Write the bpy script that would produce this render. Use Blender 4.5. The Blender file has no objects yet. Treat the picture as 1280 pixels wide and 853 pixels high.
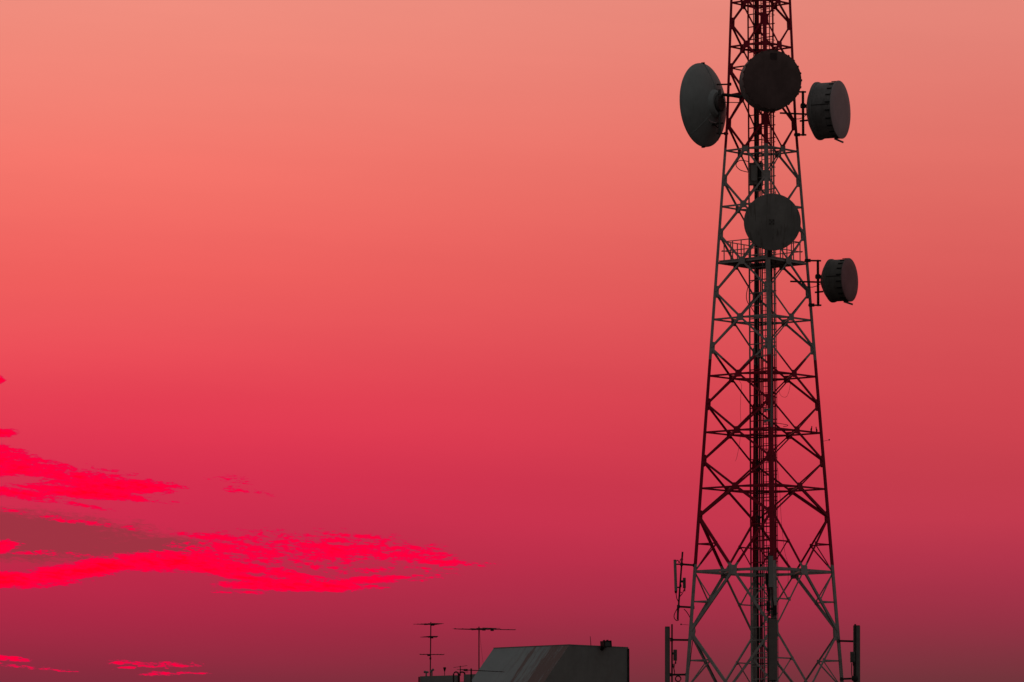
import bpy, math, random
from mathutils import Vector as V, Matrix
random.seed(7)
C = bpy.context.scene
col = C.collection
R = math.radians

# ------------------------------------------------------------------ camera
FPX, HORIZON = 6000.0, 1080.0            # focal length and horizon row, in pixels of the 1280 x 853 photograph
PITCH = math.atan((HORIZON - 426.5) / FPX)
CAM = V((0, 0, 1.7))
cd = bpy.data.cameras.new('camera'); co = bpy.data.objects.new('camera', cd); col.objects.link(co)
co.location = CAM; co.rotation_euler = (math.pi / 2 + PITCH, 0, 0)
cd.sensor_fit = 'HORIZONTAL'; cd.sensor_width = 36; cd.lens = 36 * FPX / 1280
cd.clip_start = 1; cd.clip_end = 20000
C.camera = co
FW, UP = V((0, math.cos(PITCH), math.sin(PITCH))), V((0, -math.sin(PITCH), math.cos(PITCH)))

def at(px, py, Y):
    d = V((1, 0, 0)) * ((px - 640) / FPX) + UP * ((426.5 - py) / FPX) + FW
    return CAM + d * (Y / d.y)

C.view_settings.view_transform = 'Standard'; C.view_settings.look = 'None'
C.view_settings.exposure = 0; C.view_settings.gamma = 1
C.view_settings.use_curve_mapping = False

def lin(c):
    f = lambda v: v / 12.92 if v <= .04045 else ((v + .055) / 1.055) ** 2.4
    return tuple(f(v / 255) for v in c) + (1,)

def elev(py): return math.degrees(PITCH + math.atan((426.5 - py) / FPX))

# ------------------------------------------------------------------ sky (dusk glow ahead, dim grey-blue dusk behind)
W = bpy.data.worlds.new('World'); C.world = W; W.use_nodes = True
nt = W.node_tree; N = nt.nodes; L = nt.links; N.clear()

def put(node, i, v):
    if v is None: return
    s = node.inputs[i]
    if isinstance(v, (int, float)): s.default_value = v
    elif isinstance(v, tuple): s.default_value = v
    else: node.id_data.links.new(v, s)

def mth(op, a, b=None, c=None, clamp=False, tree=None):
    n = (tree or nt).nodes.new('ShaderNodeMath'); n.operation = op; n.use_clamp = clamp
    for i, v in enumerate((a, b, c)): put(n, i, v)
    return n.outputs[0]

def sstep(v, a, b, tree=None):
    n = (tree or nt).nodes.new('ShaderNodeMapRange'); n.interpolation_type = 'SMOOTHSTEP'
    put(n, 0, v); n.inputs[1].default_value = a; n.inputs[2].default_value = b
    return n.outputs[0]

def mixc(f, a, b, tree=None, blend='MIX'):
    n = (tree or nt).nodes.new('ShaderNodeMix'); n.data_type = 'RGBA'; n.blend_type = blend
    put(n, 0, f); put(n, 6, a); put(n, 7, b)
    return n.outputs[2]

def ramp(f, stops, tree=None):
    n = (tree or nt).nodes.new('ShaderNodeValToRGB'); e = n.color_ramp.elements
    while len(e) < len(stops): e.new(.5)
    for el, (p, c) in zip(e, sorted(stops)): el.position = p; el.color = c
    put(n, 0, f)
    return n.outputs[0]

tc = N.new('ShaderNodeTexCoord')
sx = N.new('ShaderNodeSeparateXYZ'); L.new(tc.outputs['Generated'], sx.inputs[0])
X, Yd, Z = sx.outputs
el = mth('MULTIPLY', mth('ARCSINE', Z), 180 / math.pi)
az = mth('MULTIPLY', mth('ARCTAN2', X, Yd), 180 / math.pi)
GLOW = [  # photograph rows; the glow's colour towards the left and towards the right of them
    (853, (130, 44, 61), (113, 52, 59)), (820, (149, 42, 64), (129, 51, 63)), (780, (168, 41, 68), (148, 49, 67)), (740, (183, 41, 71), (164, 50, 71)),
    (700, (195, 41, 73), (179, 53, 75)), (650, (206, 43, 77), (193, 58, 77)), (600, (216, 47, 79), (196, 61, 76)), (550, (225, 55, 81), (204, 66, 78)),
    (500, (230, 64, 83), (209, 71, 80)), (450, (234, 76, 87), (212, 77, 83)), (400, (237, 87, 91), (215, 83, 86)), (350, (240, 95, 93), (218, 91, 90)),
    (300, (242, 103, 98), (221, 98, 94)), (250, (244, 112, 103), (223, 105, 98)), (200, (245, 119, 108), (225, 112, 103)), (150, (244, 127, 114), (226, 118, 108)),
    (100, (243, 133, 119), (227, 124, 113)), (50, (242, 138, 123), (228, 130, 118)), (0, (240, 142, 127), (229, 135, 122))]
TOP = 16.0
def glow(k, lo, h1, h2):
    st = [(elev(g_[0]) / TOP, lin(g_[k])) for g_ in GLOW] + [(0, lin(lo)), (.78, lin(h1)), (1, lin(h2))]
    return ramp(mth('DIVIDE', el, TOP, clamp=True), st)
front = mixc(sstep(az, -5.5, 6.5), glow(1, (94, 44, 58), (228, 147, 135), (207, 147, 141)), glow(2, (84, 46, 54), (222, 143, 131), (205, 146, 140)))
hi = ramp(mth('DIVIDE', el, 90, clamp=True), [(0, (.53, .26, .23, 1)), (16 / 90, (.53, .26, .23, 1)), (.35, (.30, .235, .225, 1)),
                                              (.6, (.175, .165, .165, 1)), (1, (.148, .158, .163, 1))])
front = mixc(sstep(el, 13.5, 18), front, hi)
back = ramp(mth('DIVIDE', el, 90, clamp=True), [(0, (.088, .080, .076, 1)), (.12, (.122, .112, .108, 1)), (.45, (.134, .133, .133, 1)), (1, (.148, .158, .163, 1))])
absaz = mth('ABSOLUTE', mth('ADD', az, 4))
# the glow fades gently to either side of where the sun went down
g = mth('DIVIDE', mth('MAXIMUM', mth('SUBTRACT', absaz, 9), 0.0), 31)
fall = mth('ADD', .3, mth('MULTIPLY', .7, mth('EXPONENT', mth('MULTIPLY', mth('MULTIPLY', g, g), -.5))))
mul = N.new('ShaderNodeVectorMath'); mul.operation = 'SCALE'; L.new(front, mul.inputs[0])
hv = N.new('ShaderNodeCombineXYZ'); put(hv, 0, mth('MULTIPLY', az, .12)); put(hv, 1, mth('MULTIPLY', mth('ADD', el, mth('MULTIPLY', az, .05)), .9)); put(hv, 2, 1.3)
def noise(vec, scale, detail, rough, dist=0.0, tree=None):
    n = (tree or nt).nodes.new('ShaderNodeTexNoise'); n.inputs['Scale'].default_value = scale; n.inputs['Detail'].default_value = detail
    n.inputs['Roughness'].default_value = rough; n.inputs['Distortion'].default_value = dist
    (tree or nt).links.new(vec, n.inputs['Vector']); return n.outputs[0]
veil = mth('ADD', 1.0, mth('MULTIPLY', mth('SUBTRACT', noise(hv.outputs[0], 1.6, 7, .6), .5), .09))   # thin uneven haze in the high sky
L.new(mth('MULTIPLY', fall, veil), mul.inputs['Scale'])
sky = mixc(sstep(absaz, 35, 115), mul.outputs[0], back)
# ---- clouds low on the left: drifting streaks lit from below by the set sun
U = mth('MULTIPLY', az, 1.0)
noisevec = N.new('ShaderNodeCombineXYZ'); put(noisevec, 0, mth('MULTIPLY', az, .8)); put(noisevec, 1, mth('MULTIPLY', mth('ADD', el, mth('MULTIPLY', az, .07)), 3.2)); put(noisevec, 2, 3.7)
n1 = noise(noisevec.outputs[0], 3.2, 9, .62, .3)
n2 = noise(noisevec.outputs[0], 11, 6, .6, .2)
n3 = noise(noisevec.outputs[0], 27, 4, .6)
nz = mth('ADD', mth('ADD', mth('MULTIPLY', mth('SUBTRACT', n1, .5), 3.2), mth('MULTIPLY', mth('SUBTRACT', n2, .5), 3.6)), mth('MULTIPLY', mth('SUBTRACT', n3, .5), 1.6))

grp = bpy.data.node_groups.new('streak', 'ShaderNodeTree')
for nm in ('u', 'v', 'cu', 'cv', 'a', 'b', 'tilt', 'bend', 'gain'):
    grp.interface.new_socket(nm, in_out='INPUT', socket_type='NodeSocketFloat')
grp.interface.new_socket('s', in_out='OUTPUT', socket_type='NodeSocketFloat')
gi = grp.nodes.new('NodeGroupInput'); go = grp.nodes.new('NodeGroupOutput')
I = {s.name: s for s in gi.outputs}
m = lambda op, a, b=None: mth(op, a, b, tree=grp)
du = m('SUBTRACT', I['u'], I['cu'])
dv = m('SUBTRACT', m('SUBTRACT', m('SUBTRACT', I['v'], I['cv']), m('MULTIPLY', du, I['tilt'])), m('MULTIPLY', m('MULTIPLY', du, du), I['bend']))
ua = m('DIVIDE', du, I['a']); vb = m('DIVIDE', dv, I['b'])
d2 = m('ADD', m('MULTIPLY', ua, ua), m('MULTIPLY', vb, vb))
s_ = m('MAXIMUM', m('MULTIPLY', m('SUBTRACT', 1.0, d2), I['gain']), -6.0)
grp.links.new(s_, go.inputs[0])

PXD = 1 / 104.6
def streak(px, py, a, b, tilt=0.0, bend=0.0, gain=1.0):
    """tilt > 0: rises to the right; bend in pixels of sag per 100 pixels squared"""
    n = N.new('ShaderNodeGroup'); n.node_tree = grp
    put(n, 0, az); put(n, 1, el)
    for i, v in enumerate(((px - 640) * PXD, elev(py), a * PXD, b * PXD, tilt, bend / (100 * 100) / PXD, gain)): n.inputs[i + 2].default_value = v
    return n.outputs[0]
def union(ss):
    r = ss[0]
    for s in ss[1:]: r = mth('MAXIMUM', r, s)
    return r
BRIGHT = [
    (-20, 727, 130, 13, .0, .0, 2.2), (110, 713, 130, 13, .15, -.6, 2.2), (215, 703, 110, 15, .0, -1.4, 1.9), (310, 714, 125, 13, -.12, 0, 1.5), (300, 720, 75, 7.5, -.20, 0, 2.1),
    (300, 686, 85, 23, -.03, 0, .95), (400, 690, 145, 27, -.02, 0, 1.0), (370, 733, 115, 8, -.02, .6, 2.0), (455, 726, 90, 7, .10, 0, 1.4),
    (480, 692, 100, 19, -.07, 0, .95), (550, 703.5, 68, 4.5, -.04, 0, 1.3), (440, 709, 110, 9, -.05, 0, .62), (500, 713, 70, 5, .02, 0, .6), (270, 673, 60, 6, -.06, 0, 1.1), (450, 671, 70, 4, -.06, 0, .8), (525, 715, 40, 4, .0, 0, .7), (535, 722, 35, 4, .1, 0, .6), (310, 741, 40, 2.5, -.02, 0, .7),
    (8, 583, 78, 25, -.20, 0, 1.6), (75, 597, 88, 19, -.12, 0, 1.35), (150, 610, 85, 11, -.02, 0, 2.0), (105, 618, 95, 8, -.10, 0, 2.0),
    (25, 620, 60, 8, -.12, 0, 1.5), (-3, 478, 12, 6, 0, 0, 2.0), (-8, 544, 38, 7, -.02, 0, 2.2), (292, 601, 26, 5, -.06, 0, .4), (303, 614, 26, 4, -.15, 0, .36), (195, 628, 40, 2.5, -.08, 0, .6), (135, 590, 40, 3, -.12, 0, .6),
    (0, 686, 30, 10, .05, 0, 1.4), (60, 693, 60, 4, -.05, 0, .55), (85, 651, 110, 4, -.13, 0, .6), (105, 634, 40, 3, -.18, 0, .8),
    (8, 824, 36, 3.4, -.08, 0, 1.1), (36, 835, 55, 2.2, -.09, 0, .6), (158, 829, 24, 4, -.03, 0, 1.2), (205, 832, 50, 4, .0, 0, .62), (205, 843, 28, 3.4, .02, 0, 1.0), (235, 842, 26, 1.6, -.03, 0, .9), (172, 834, 30, 2, .1, 0, .7),
]
HOLES = [(30, 601, 46, 6, .02, 0, 1.5), (490, 717, 60, 5, .03, 0, .6), (395, 703, 65, 6, -.06, 0, .45), (460, 705, 55, 5, -.02, 0, .4), (310, 719, 45, 4, -.06, 0, .9)]
sb = union([streak(*s) for s in BRIGHT])
sh = mth('MAXIMUM', union([streak(*s) for s in HOLES]), 0.0)
field = mth('ADD', mth('SUBTRACT', sb, sh), nz)
mask = sstep(field, .14, .72)
core = sstep(field, 1.0, 2.8)
DARK = [(40, 672, 190, 36, -.06, 0, 1.6), (200, 686, 92, 18, .0, 0, 1.5)]
dmask = mth('MULTIPLY', sstep(mth('ADD', union([streak(*s) for s in DARK]), mth('MULTIPLY', nz, .6)), -.1, .95), .92)
sky = mixc(dmask, sky, lin((156, 52, 66)))
bright = mixc(core, lin((255, 0, 62)), lin((255, 0, 34)))
edge = mixc(sstep(field, .3, 1.05), lin((216, 12, 76)), bright)
sky = mixc(mask, sky, edge)
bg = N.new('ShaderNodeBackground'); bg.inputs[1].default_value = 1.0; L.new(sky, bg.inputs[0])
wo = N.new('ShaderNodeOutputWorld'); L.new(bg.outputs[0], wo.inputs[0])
try: W.cycles.sampling_method = 'MANUAL'; W.cycles.sample_map_resolution = 1024
except Exception: pass

# the sun: on the horizon behind the clouds, all but gone
sd = bpy.data.lights.new('sun', 'SUN'); so = bpy.data.objects.new('sun', sd); col.objects.link(so)
sd.energy = .03; sd.angle = R(6); sd.color = (1, .45, .35)
sdir = V((math.sin(R(-14)) * math.cos(R(1)), math.cos(R(-14)) * math.cos(R(1)), math.sin(R(1))))
so.rotation_euler = sdir.to_track_quat('Z', 'Y').to_euler()

# ------------------------------------------------------------------ materials
def material(name, color, rough=.6, metal=0.0, var=.15, scale=3.0, streaks=0.0, streakcol=(.05, .035, .03), spec=.25, bump=0.0, extra=None):
    mt = bpy.data.materials.new(name); mt.use_nodes = True
    t = mt.node_tree; b = t.nodes['Principled BSDF']
    b.inputs['Roughness'].default_value = rough; b.inputs['Metallic'].default_value = metal
    b.inputs['Specular IOR Level'].default_value = spec
    geo = t.nodes.new('ShaderNodeNewGeometry').outputs['Position']
    base = color + (1,) if isinstance(color, tuple) else color(t)
    n = noise(geo, scale, 6, .65, tree=t)
    dk = mixc(1.0, base, (1 - var * 2,) * 3 + (1,), tree=t, blend='MULTIPLY')
    out = mixc(sstep(n, .3, .7, tree=t), dk, base, tree=t)
    if streaks:
        mp = t.nodes.new('ShaderNodeMapping'); t.links.new(geo, mp.inputs[0]); mp.inputs['Scale'].default_value = (14, 14, .7)
        sn = noise(mp.outputs[0], 1.0, 4, .6, tree=t)
        out = mixc(mth('MULTIPLY', sstep(sn, .5, .72, tree=t), streaks, tree=t), out, streakcol + (1,), tree=t)
    if extra: out = extra(t, out, geo)
    t.links.new(out, b.inputs['Base Color'])
    if bump:
        bp = t.nodes.new('ShaderNodeBump'); bp.inputs['Strength'].default_value = bump; bp.inputs['Distance'].default_value = .02
        bn = noise(geo, scale * 6, 5, .7, tree=t); t.links.new(bn, bp.inputs['Height']); t.links.new(bp.outputs[0], b.inputs['Normal'])
    return mt

TY = 150.0                                                # distance to the mast's axis
AX = at(953.2, 420, TY).x
zrow = lambda r: at(953, r, TY).z
BANDS = [zrow(r) for r in (706, 450, 186, -70)]           # heights at which the paint changes colour

def banded(t):
    o = t.nodes.new('ShaderNodeNewGeometry').outputs['Position']
    s = t.nodes.new('ShaderNodeSeparateXYZ'); t.links.new(o, s.inputs[0])
    wob = mth('MULTIPLY', mth('SUBTRACT', noise(o, 9, 2, .5, tree=t), .5, tree=t), .06, tree=t)
    z = mth('ADD', s.outputs[2], wob, tree=t)
    f = None
    for k, b in enumerate(BANDS):                         # red above 1st, white above 2nd, ...
        g_ = mth('GREATER_THAN', z, b, tree=t)
        if k % 2: g_ = mth('MULTIPLY', g_, -1.0, tree=t)
        f = g_ if f is None else mth('ADD', f, g_, tree=t)
    return mixc(f, (.46, .43, .41, 1), (.44, .012, .045, 1), tree=t)

M = {}
M['mast'] = material('banded_mast_paint', banded, .55, var=.14, scale=5, streaks=.25, spec=.15)
M['dish'] = material('pale_dish_paint', (.40, .43, .42), .55, var=.08, scale=2.2, streaks=.3, streakcol=(.2, .2, .19), spec=.2)
M['radome_brown'] = material('weathered_brown_radome', (.185, .118, .112), .7, var=.14, scale=2.5, streaks=.35, streakcol=(.115, .073, .068), spec=.1)
M['radome_grey'] = material('weathered_grey_radome', (.295, .272, .255), .7, var=.13, scale=2.2, streaks=.75, streakcol=(.125, .10, .09), spec=.1)
M['radome_maroon'] = material('faded_maroon_radome', (.43, .225, .24), .65, var=.08, scale=3, streaks=.2, streakcol=(.22, .12, .125), spec=.15)
M['radome_pale'] = material('pale_radome', (.55, .42, .43), .65, var=.06, scale=3, streaks=.15, streakcol=(.25, .22, .22), spec=.15)
M['shroud'] = material('grey_shroud', (.30, .285, .275), .6, var=.15, scale=4, streaks=.4, spec=.2)
M['shroud_dark'] = material('dark_shroud', (.19, .18, .165), .6, var=.15, scale=4, streaks=.4, spec=.2)
M['steel'] = material('dull_galvanised_steel', (.16, .145, .14), .5, .3, var=.2, scale=8)
M['dark'] = material('dark_bracket_steel', (.06, .052, .05), .6, .2, var=.2, scale=8)
M['cable'] = material('black_cable', (.02, .018, .018), .5, var=.1)
M['greycable'] = material('grey_pipe', (.27, .255, .25), .5, var=.1)
M['panel'] = material('grey_panel_antenna', (.34, .33, .31), .5, var=.07, scale=6, streaks=.25, streakcol=(.17, .15, .14))
M['panel_dark'] = material('aged_panel_antenna', (.21, .185, .17), .55, var=.1, scale=6, streaks=.3)
M['alu'] = material('weathered_aluminium', (.07, .055, .05), .45, .6, var=.2)
M['bird'] = material('dark_feathers', (.03, .026, .026), .7)
M['ground'] = material('ground', (.05, .047, .04), .9, var=.3, scale=.3, bump=.3)
M['glass'] = material('lamp_glass', (.12, .12, .115), .25, var=.1)
M['patch'] = material('dark_patch', (.09, .055, .055), .6)

def slope_stains(t, out, geo):
    uv = t.nodes.new('ShaderNodeUVMap'); uv.uv_map = 'UVMap'
    s = t.nodes.new('ShaderNodeSeparateXYZ'); t.links.new(uv.outputs[0], s.inputs[0])
    u, v = s.outputs[0], s.outputs[1]
    cv = t.nodes.new('ShaderNodeCombineXYZ'); put(cv, 0, mth('MULTIPLY', u, 2.6, tree=t)); put(cv, 1, mth('MULTIPLY', v, .28, tree=t))
    sn = noise(cv.outputs[0], 3.0, 8, .7, tree=t)
    dn = noise(geo, 22, 5, .8, tree=t)
    wb = mth('MULTIPLY', mth('SUBTRACT', sn, .5, tree=t), .9, tree=t)
    uu = mth('ADD', u, wb, tree=t)
    def band(a, b, soft, k):
        return mth('MULTIPLY', mth('MULTIPLY', sstep(uu, a - soft, a + soft, tree=t), mth('SUBTRACT', 1.0, sstep(uu, b - soft, b + soft, tree=t), tree=t), tree=t), k, tree=t)
    f = band(2.9, 4.3, .07, .85)
    for a, b, sft, k in ((2.0, 2.22, .05, .8), (2.36, 2.46, .04, .55), (2.62, 2.72, .03, .5), (1.62, 1.68, .03, .35), (1.3, 1.34, .03, .25)):
        f = mth('MAXIMUM', f, band(a, b, sft, k), tree=t)
    f = mth('MULTIPLY', f, sstep(mth('ADD', sn, mth('MULTIPLY', mth('SUBTRACT', dn, .5, tree=t), .8, tree=t), tree=t), .22, .5, tree=t), tree=t)
    return mixc(f, out, (.23, .14, .125, 1), tree=t)
M['roofslope'] = material('stained_sloping_plaster', (.375, .42, .42), .85, var=.06, scale=1.6, spec=.1, bump=.25, extra=slope_stains)
def speckle(t, out, geo):
    n = noise(geo, 30, 3, .8, tree=t)
    st = noise(geo, 1.1, 5, .7, tree=t)
    out = mixc(mth('MULTIPLY', sstep(st, .5, .7, tree=t), .35, tree=t), out, (.22, .17, .155, 1), tree=t)
    return mixc(mth('MULTIPLY', sstep(n, .62, .75, tree=t), .35, tree=t), out, (.2, .17, .16, 1), tree=t)
M['wall'] = material('grey_plaster_wall', (.30, .295, .28), .85, var=.08, scale=1.5, streaks=.2, streakcol=(.2, .18, .17), spec=.1, bump=.25, extra=speckle)

# ------------------------------------------------------------------ mesh helpers
def frame_from(d, hint=V((0, 0, 1))):
    d = d.normalized()
    if abs(d.dot(hint)) > .98: hint = V((1, 0, 0))
    x = hint.cross(d).normalized(); y = d.cross(x).normalized()
    return x, y, d

WLOC = {}
class MB:
    def __init__(s): s.v = []; s.f = []; s.smooth = set()
    def add(s, vs, fs, smooth=False):
        o = len(s.v); s.v += [V(p) for p in vs]
        for f in fs:
            if smooth: s.smooth.add(len(s.f))
            s.f.append([i + o for i in f])
        return s
    def hexa(s, c8):
        return s.add(c8, [(0, 3, 2, 1), (4, 5, 6, 7), (0, 1, 5, 4), (1, 2, 6, 5), (2, 3, 7, 6), (3, 0, 4, 7)])
    def obox(s, c, ax, ay, az_, h):
        P = []
        for z in (-1, 1):
            for x, y in ((-1, -1), (1, -1), (1, 1), (-1, 1)):
                P.append(c + ax * (h[0] * x) + ay * (h[1] * y) + az_ * (h[2] * z))
        return s.hexa(P)
    def box(s, c, h, M_=None):
        A = [V((1, 0, 0)), V((0, 1, 0)), V((0, 0, 1))]
        if M_ is not None:
            r = M_.to_3x3(); A = [r @ a for a in A]; c = M_ @ V(c)
        return s.obox(V(c), *A, h)
    def bar(s, p, q, w, h, hint=V((0, 0, 1))):
        x, y, d = frame_from(q - p, hint)
        return s.obox((p + q) / 2, x, y, d, (w / 2, h / 2, (q - p).length / 2))
    def ell(s, p, q, e1, e2, w, t, w2=None):
        """angle section from p to q: corner on the line, flanges along e1 and e2"""
        w2 = w2 or w; P = []
        for c, ww in ((p, w), (q, w2)):
            P += [c, c + e1 * ww, c + e1 * ww + e2 * t, c + e1 * t + e2 * t, c + e2 * ww + e1 * t, c + e2 * ww]
        F = [(i, (i + 1) % 6, (i + 1) % 6 + 6, i + 6) for i in range(6)] + [(3, 2, 1, 0), (5, 4, 3, 0), (6, 7, 8, 9), (6, 9, 10, 11)]
        return s.add(P, F)
    def bar2(s, p, q, e1, e2, w, t, k=.55):
        P = []
        for c in (p, q): P += [c, c + e1 * w, c + e1 * w + e2 * t, c + e1 * t + e2 * t, c + e2 * (w * k) + e1 * t, c + e2 * (w * k)]
        F = [(i, (i + 1) % 6, (i + 1) % 6 + 6, i + 6) for i in range(6)] + [(3, 2, 1, 0), (5, 4, 3, 0), (6, 7, 8, 9), (6, 9, 10, 11)]
        return s.add(P, F)
    def tube(s, pts, r, n=6, r2=None):
        pts = [V(p) for p in pts]; rings = []
        for i, p in enumerate(pts):
            d = pts[min(i + 1, len(pts) - 1)] - pts[max(i - 1, 0)]
            x, y, _ = frame_from(d, V((.13, .21, .97)) if abs(d.normalized().z) < .9 else V((1, .1, 0)))
            rr = r if r2 is None else r + (r2 - r) * i / (len(pts) - 1)
            rings.append([p + x * (math.cos(2 * math.pi * k / n) * rr) + y * (math.sin(2 * math.pi * k / n) * rr) for k in range(n)])
        P = [p for r_ in rings for p in r_]; F = []
        for i in range(len(rings) - 1):
            for k in range(n):
                F.append((i * n + k, i * n + (k + 1) % n, (i + 1) * n + (k + 1) % n, (i + 1) * n + k))
        s.add(P, F, n > 4)
        return s.add(rings[0] + rings[-1], [tuple(range(n))[::-1], tuple(range(n, 2 * n))])
    def lathe(s, prof, M_, n=48, smooth=True, closed=False):
        P = []; F = []
        for (r, z) in prof:
            for k in range(n):
                a = 2 * math.pi * k / n; P.append(M_ @ V((r * math.cos(a), r * math.sin(a), z)))
        m_ = len(prof)
        for i in range(m_ if closed else m_ - 1):
            j = (i + 1) % m_
            for k in range(n): F.append((i * n + k, i * n + (k + 1) % n, j * n + (k + 1) % n, j * n + k))
        return s.add(P, F, smooth)
    def prism(s, poly, nrm, t):
        k = len(poly); a = [p + nrm * (t / 2) for p in poly]; b = [p - nrm * (t / 2) for p in poly]
        return s.add(a + b, [tuple(range(k)), tuple(range(2 * k - 1, k - 1, -1))] + [(i, i + k, (i + 1) % k + k, (i + 1) % k) for i in range(k)])
    def build(s, name, mat, parent=None, kind=None, label=None, sharp=35):
        off = WLOC.get(parent.name, V((0, 0, 0))) if parent else V((0, 0, 0))
        me = bpy.data.meshes.new(name); me.from_pydata([p - off for p in s.v], [], s.f); me.materials.append(mat)
        for i in s.smooth: me.polygons[i].use_smooth = True
        if s.smooth: me.set_sharp_from_angle(angle=R(sharp))
        o = bpy.data.objects.new(name, me); col.objects.link(o)
        if parent: o.parent = parent; WLOC[o.name] = off
        if kind: o['kind'] = kind
        if label: o['label'] = label
        return o

def thing(name, label, cat, loc, group=None):
    o = bpy.data.objects.new(name, None); col.objects.link(o); o.location = loc; o.empty_display_size = .2
    o['label'] = label; o['category'] = cat
    if group: o['group'] = group
    WLOC[o.name] = V(loc); return o
def tag(o, label, cat, group=None):
    o['label'] = label; o['category'] = cat
    if group: o['group'] = group
    return o

# ------------------------------------------------------------------ ground
gm = MB(); gm.add([(-9000, -2000, 0), (9000, -2000, 0), (9000, 16000, 0), (-9000, 16000, 0)], [(0, 1, 2, 3)])
gm.build('ground', M['ground'], kind='structure')

# ------------------------------------------------------------------ lattice mast
ROT = R(4.4)
DIRS = [V((math.sin(ROT), -math.cos(ROT), 0)), V((math.cos(ROT), math.sin(ROT), 0)), V((-math.sin(ROT), math.cos(ROT), 0)), V((-math.cos(ROT), -math.sin(ROT), 0))]  # front, right, back, left
RAD = [(zrow(r), px * (TY / FPX) * 1.003) for r, px in ((853, 99.5), (155, 45.0), (0, 38.8))]
def radius(z):
    (z0, r0), (z1, r1), (z2, r2) = RAD
    return r0 + (r1 - r0) * (z - z0) / (z1 - z0) if z < z1 else r1 + (r2 - r1) * (z - z1) / (z2 - z1)
AXIS = V((AX, TY, 0))
def corner(i, z): return AXIS + DIRS[i % 4] * radius(z) + V((0, 0, z))
mast = thing('lattice_tower', 'tall four-legged lattice tower painted in red and white bands', 'tower', (AX, TY, 0))

KROWS = [1030, 862, 715, 611, 541, 470.5, 400, 329.5, 259, 189, 120, 59, 4, -54, -112]
NROWS = [946, 790, 646, 576.5, 506, 435.5, 365.5, 293.5, 226, 155.5, 87, 30, -25, -83]
ZK = [zrow(r) for r in KROWS]; ZN = [zrow(r) for r in NROWS]
ZTOP, ZKINK = ZK[-1] + .3, RAD[1][0]
legw = lambda z: .142 - .055 * min(1, max(0, (z - 3) / 26))
# legs: angle sections, each with spliced lengths
for i in range(4):
    mb = MB(); zs = [.35, ZK[0], ZK[1], ZN[2], ZN[4], ZN[6], ZKINK, ZTOP]
    for a, b in zip(zs[:-1], zs[1:]):
        p, q = corner(i, a), corner(i, b)
        e1 = (corner(i + 1, a) - p).normalized(); e2 = (corner(i - 1, a) - p).normalized()
        mb.ell(p, q, e1, e2, legw(a), .014, legw(b))
    leg = mb.build('leg', M['mast'], mast)
    ft = MB(); p = corner(i, .2); ft.box(p + V((0, 0, -.02)), (.45, .45, .2)); ft.build('footing', M['wall'], mast)

def brace(name, p, q, nrm, w, depth, t=.008, parent=mast, flip=1):
    d = (q - p).normalized(); u = nrm.cross(d).normalized() * flip
    sh = nrm * depth - u * (w / 2)
    mb = MB(); mb.bar2(p + sh, q + sh, u, -nrm, w, t)
    return mb.build(name, M['mast'], parent)

def quadplate(name, c, nrm, hw, hh, depth, t=.01, parent=mast, cut=.25):
    u = V((0, 0, 1)).cross(nrm).normalized(); v = nrm.cross(u)
    pts = []
    for sx_, sy_ in ((-1, -1), (1, -1), (1, 1), (-1, 1)):
        a = [c + u * (hw * sx_ * (1 - cut)) + v * (hh * sy_), c + u * (hw * sx_) + v * (hh * sy_ * (1 - cut))]
        pts += a if sx_ * sy_ < 0 else a[::-1]
    mb = MB(); mb.prism([p + nrm * depth for p in pts], nrm, t)
    return mb.build(name, M['mast'], parent)

NF = []
for i in range(4):
    a, b = corner(i, 5), corner(i + 1, 5); n = (b - a).cross(V((0, 0, 1))).normalized()
    if n.dot(DIRS[i] + DIRS[(i + 1) % 4]) < 0: n = -n
    a2 = corner(i, 12); slope = (a2 - a); e = (b - a).normalized(); n = e.cross(slope.normalized()).normalized()
    if n.dot(DIRS[i] + DIRS[(i + 1) % 4]) < 0: n = -n
    NF.append(n)

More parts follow.
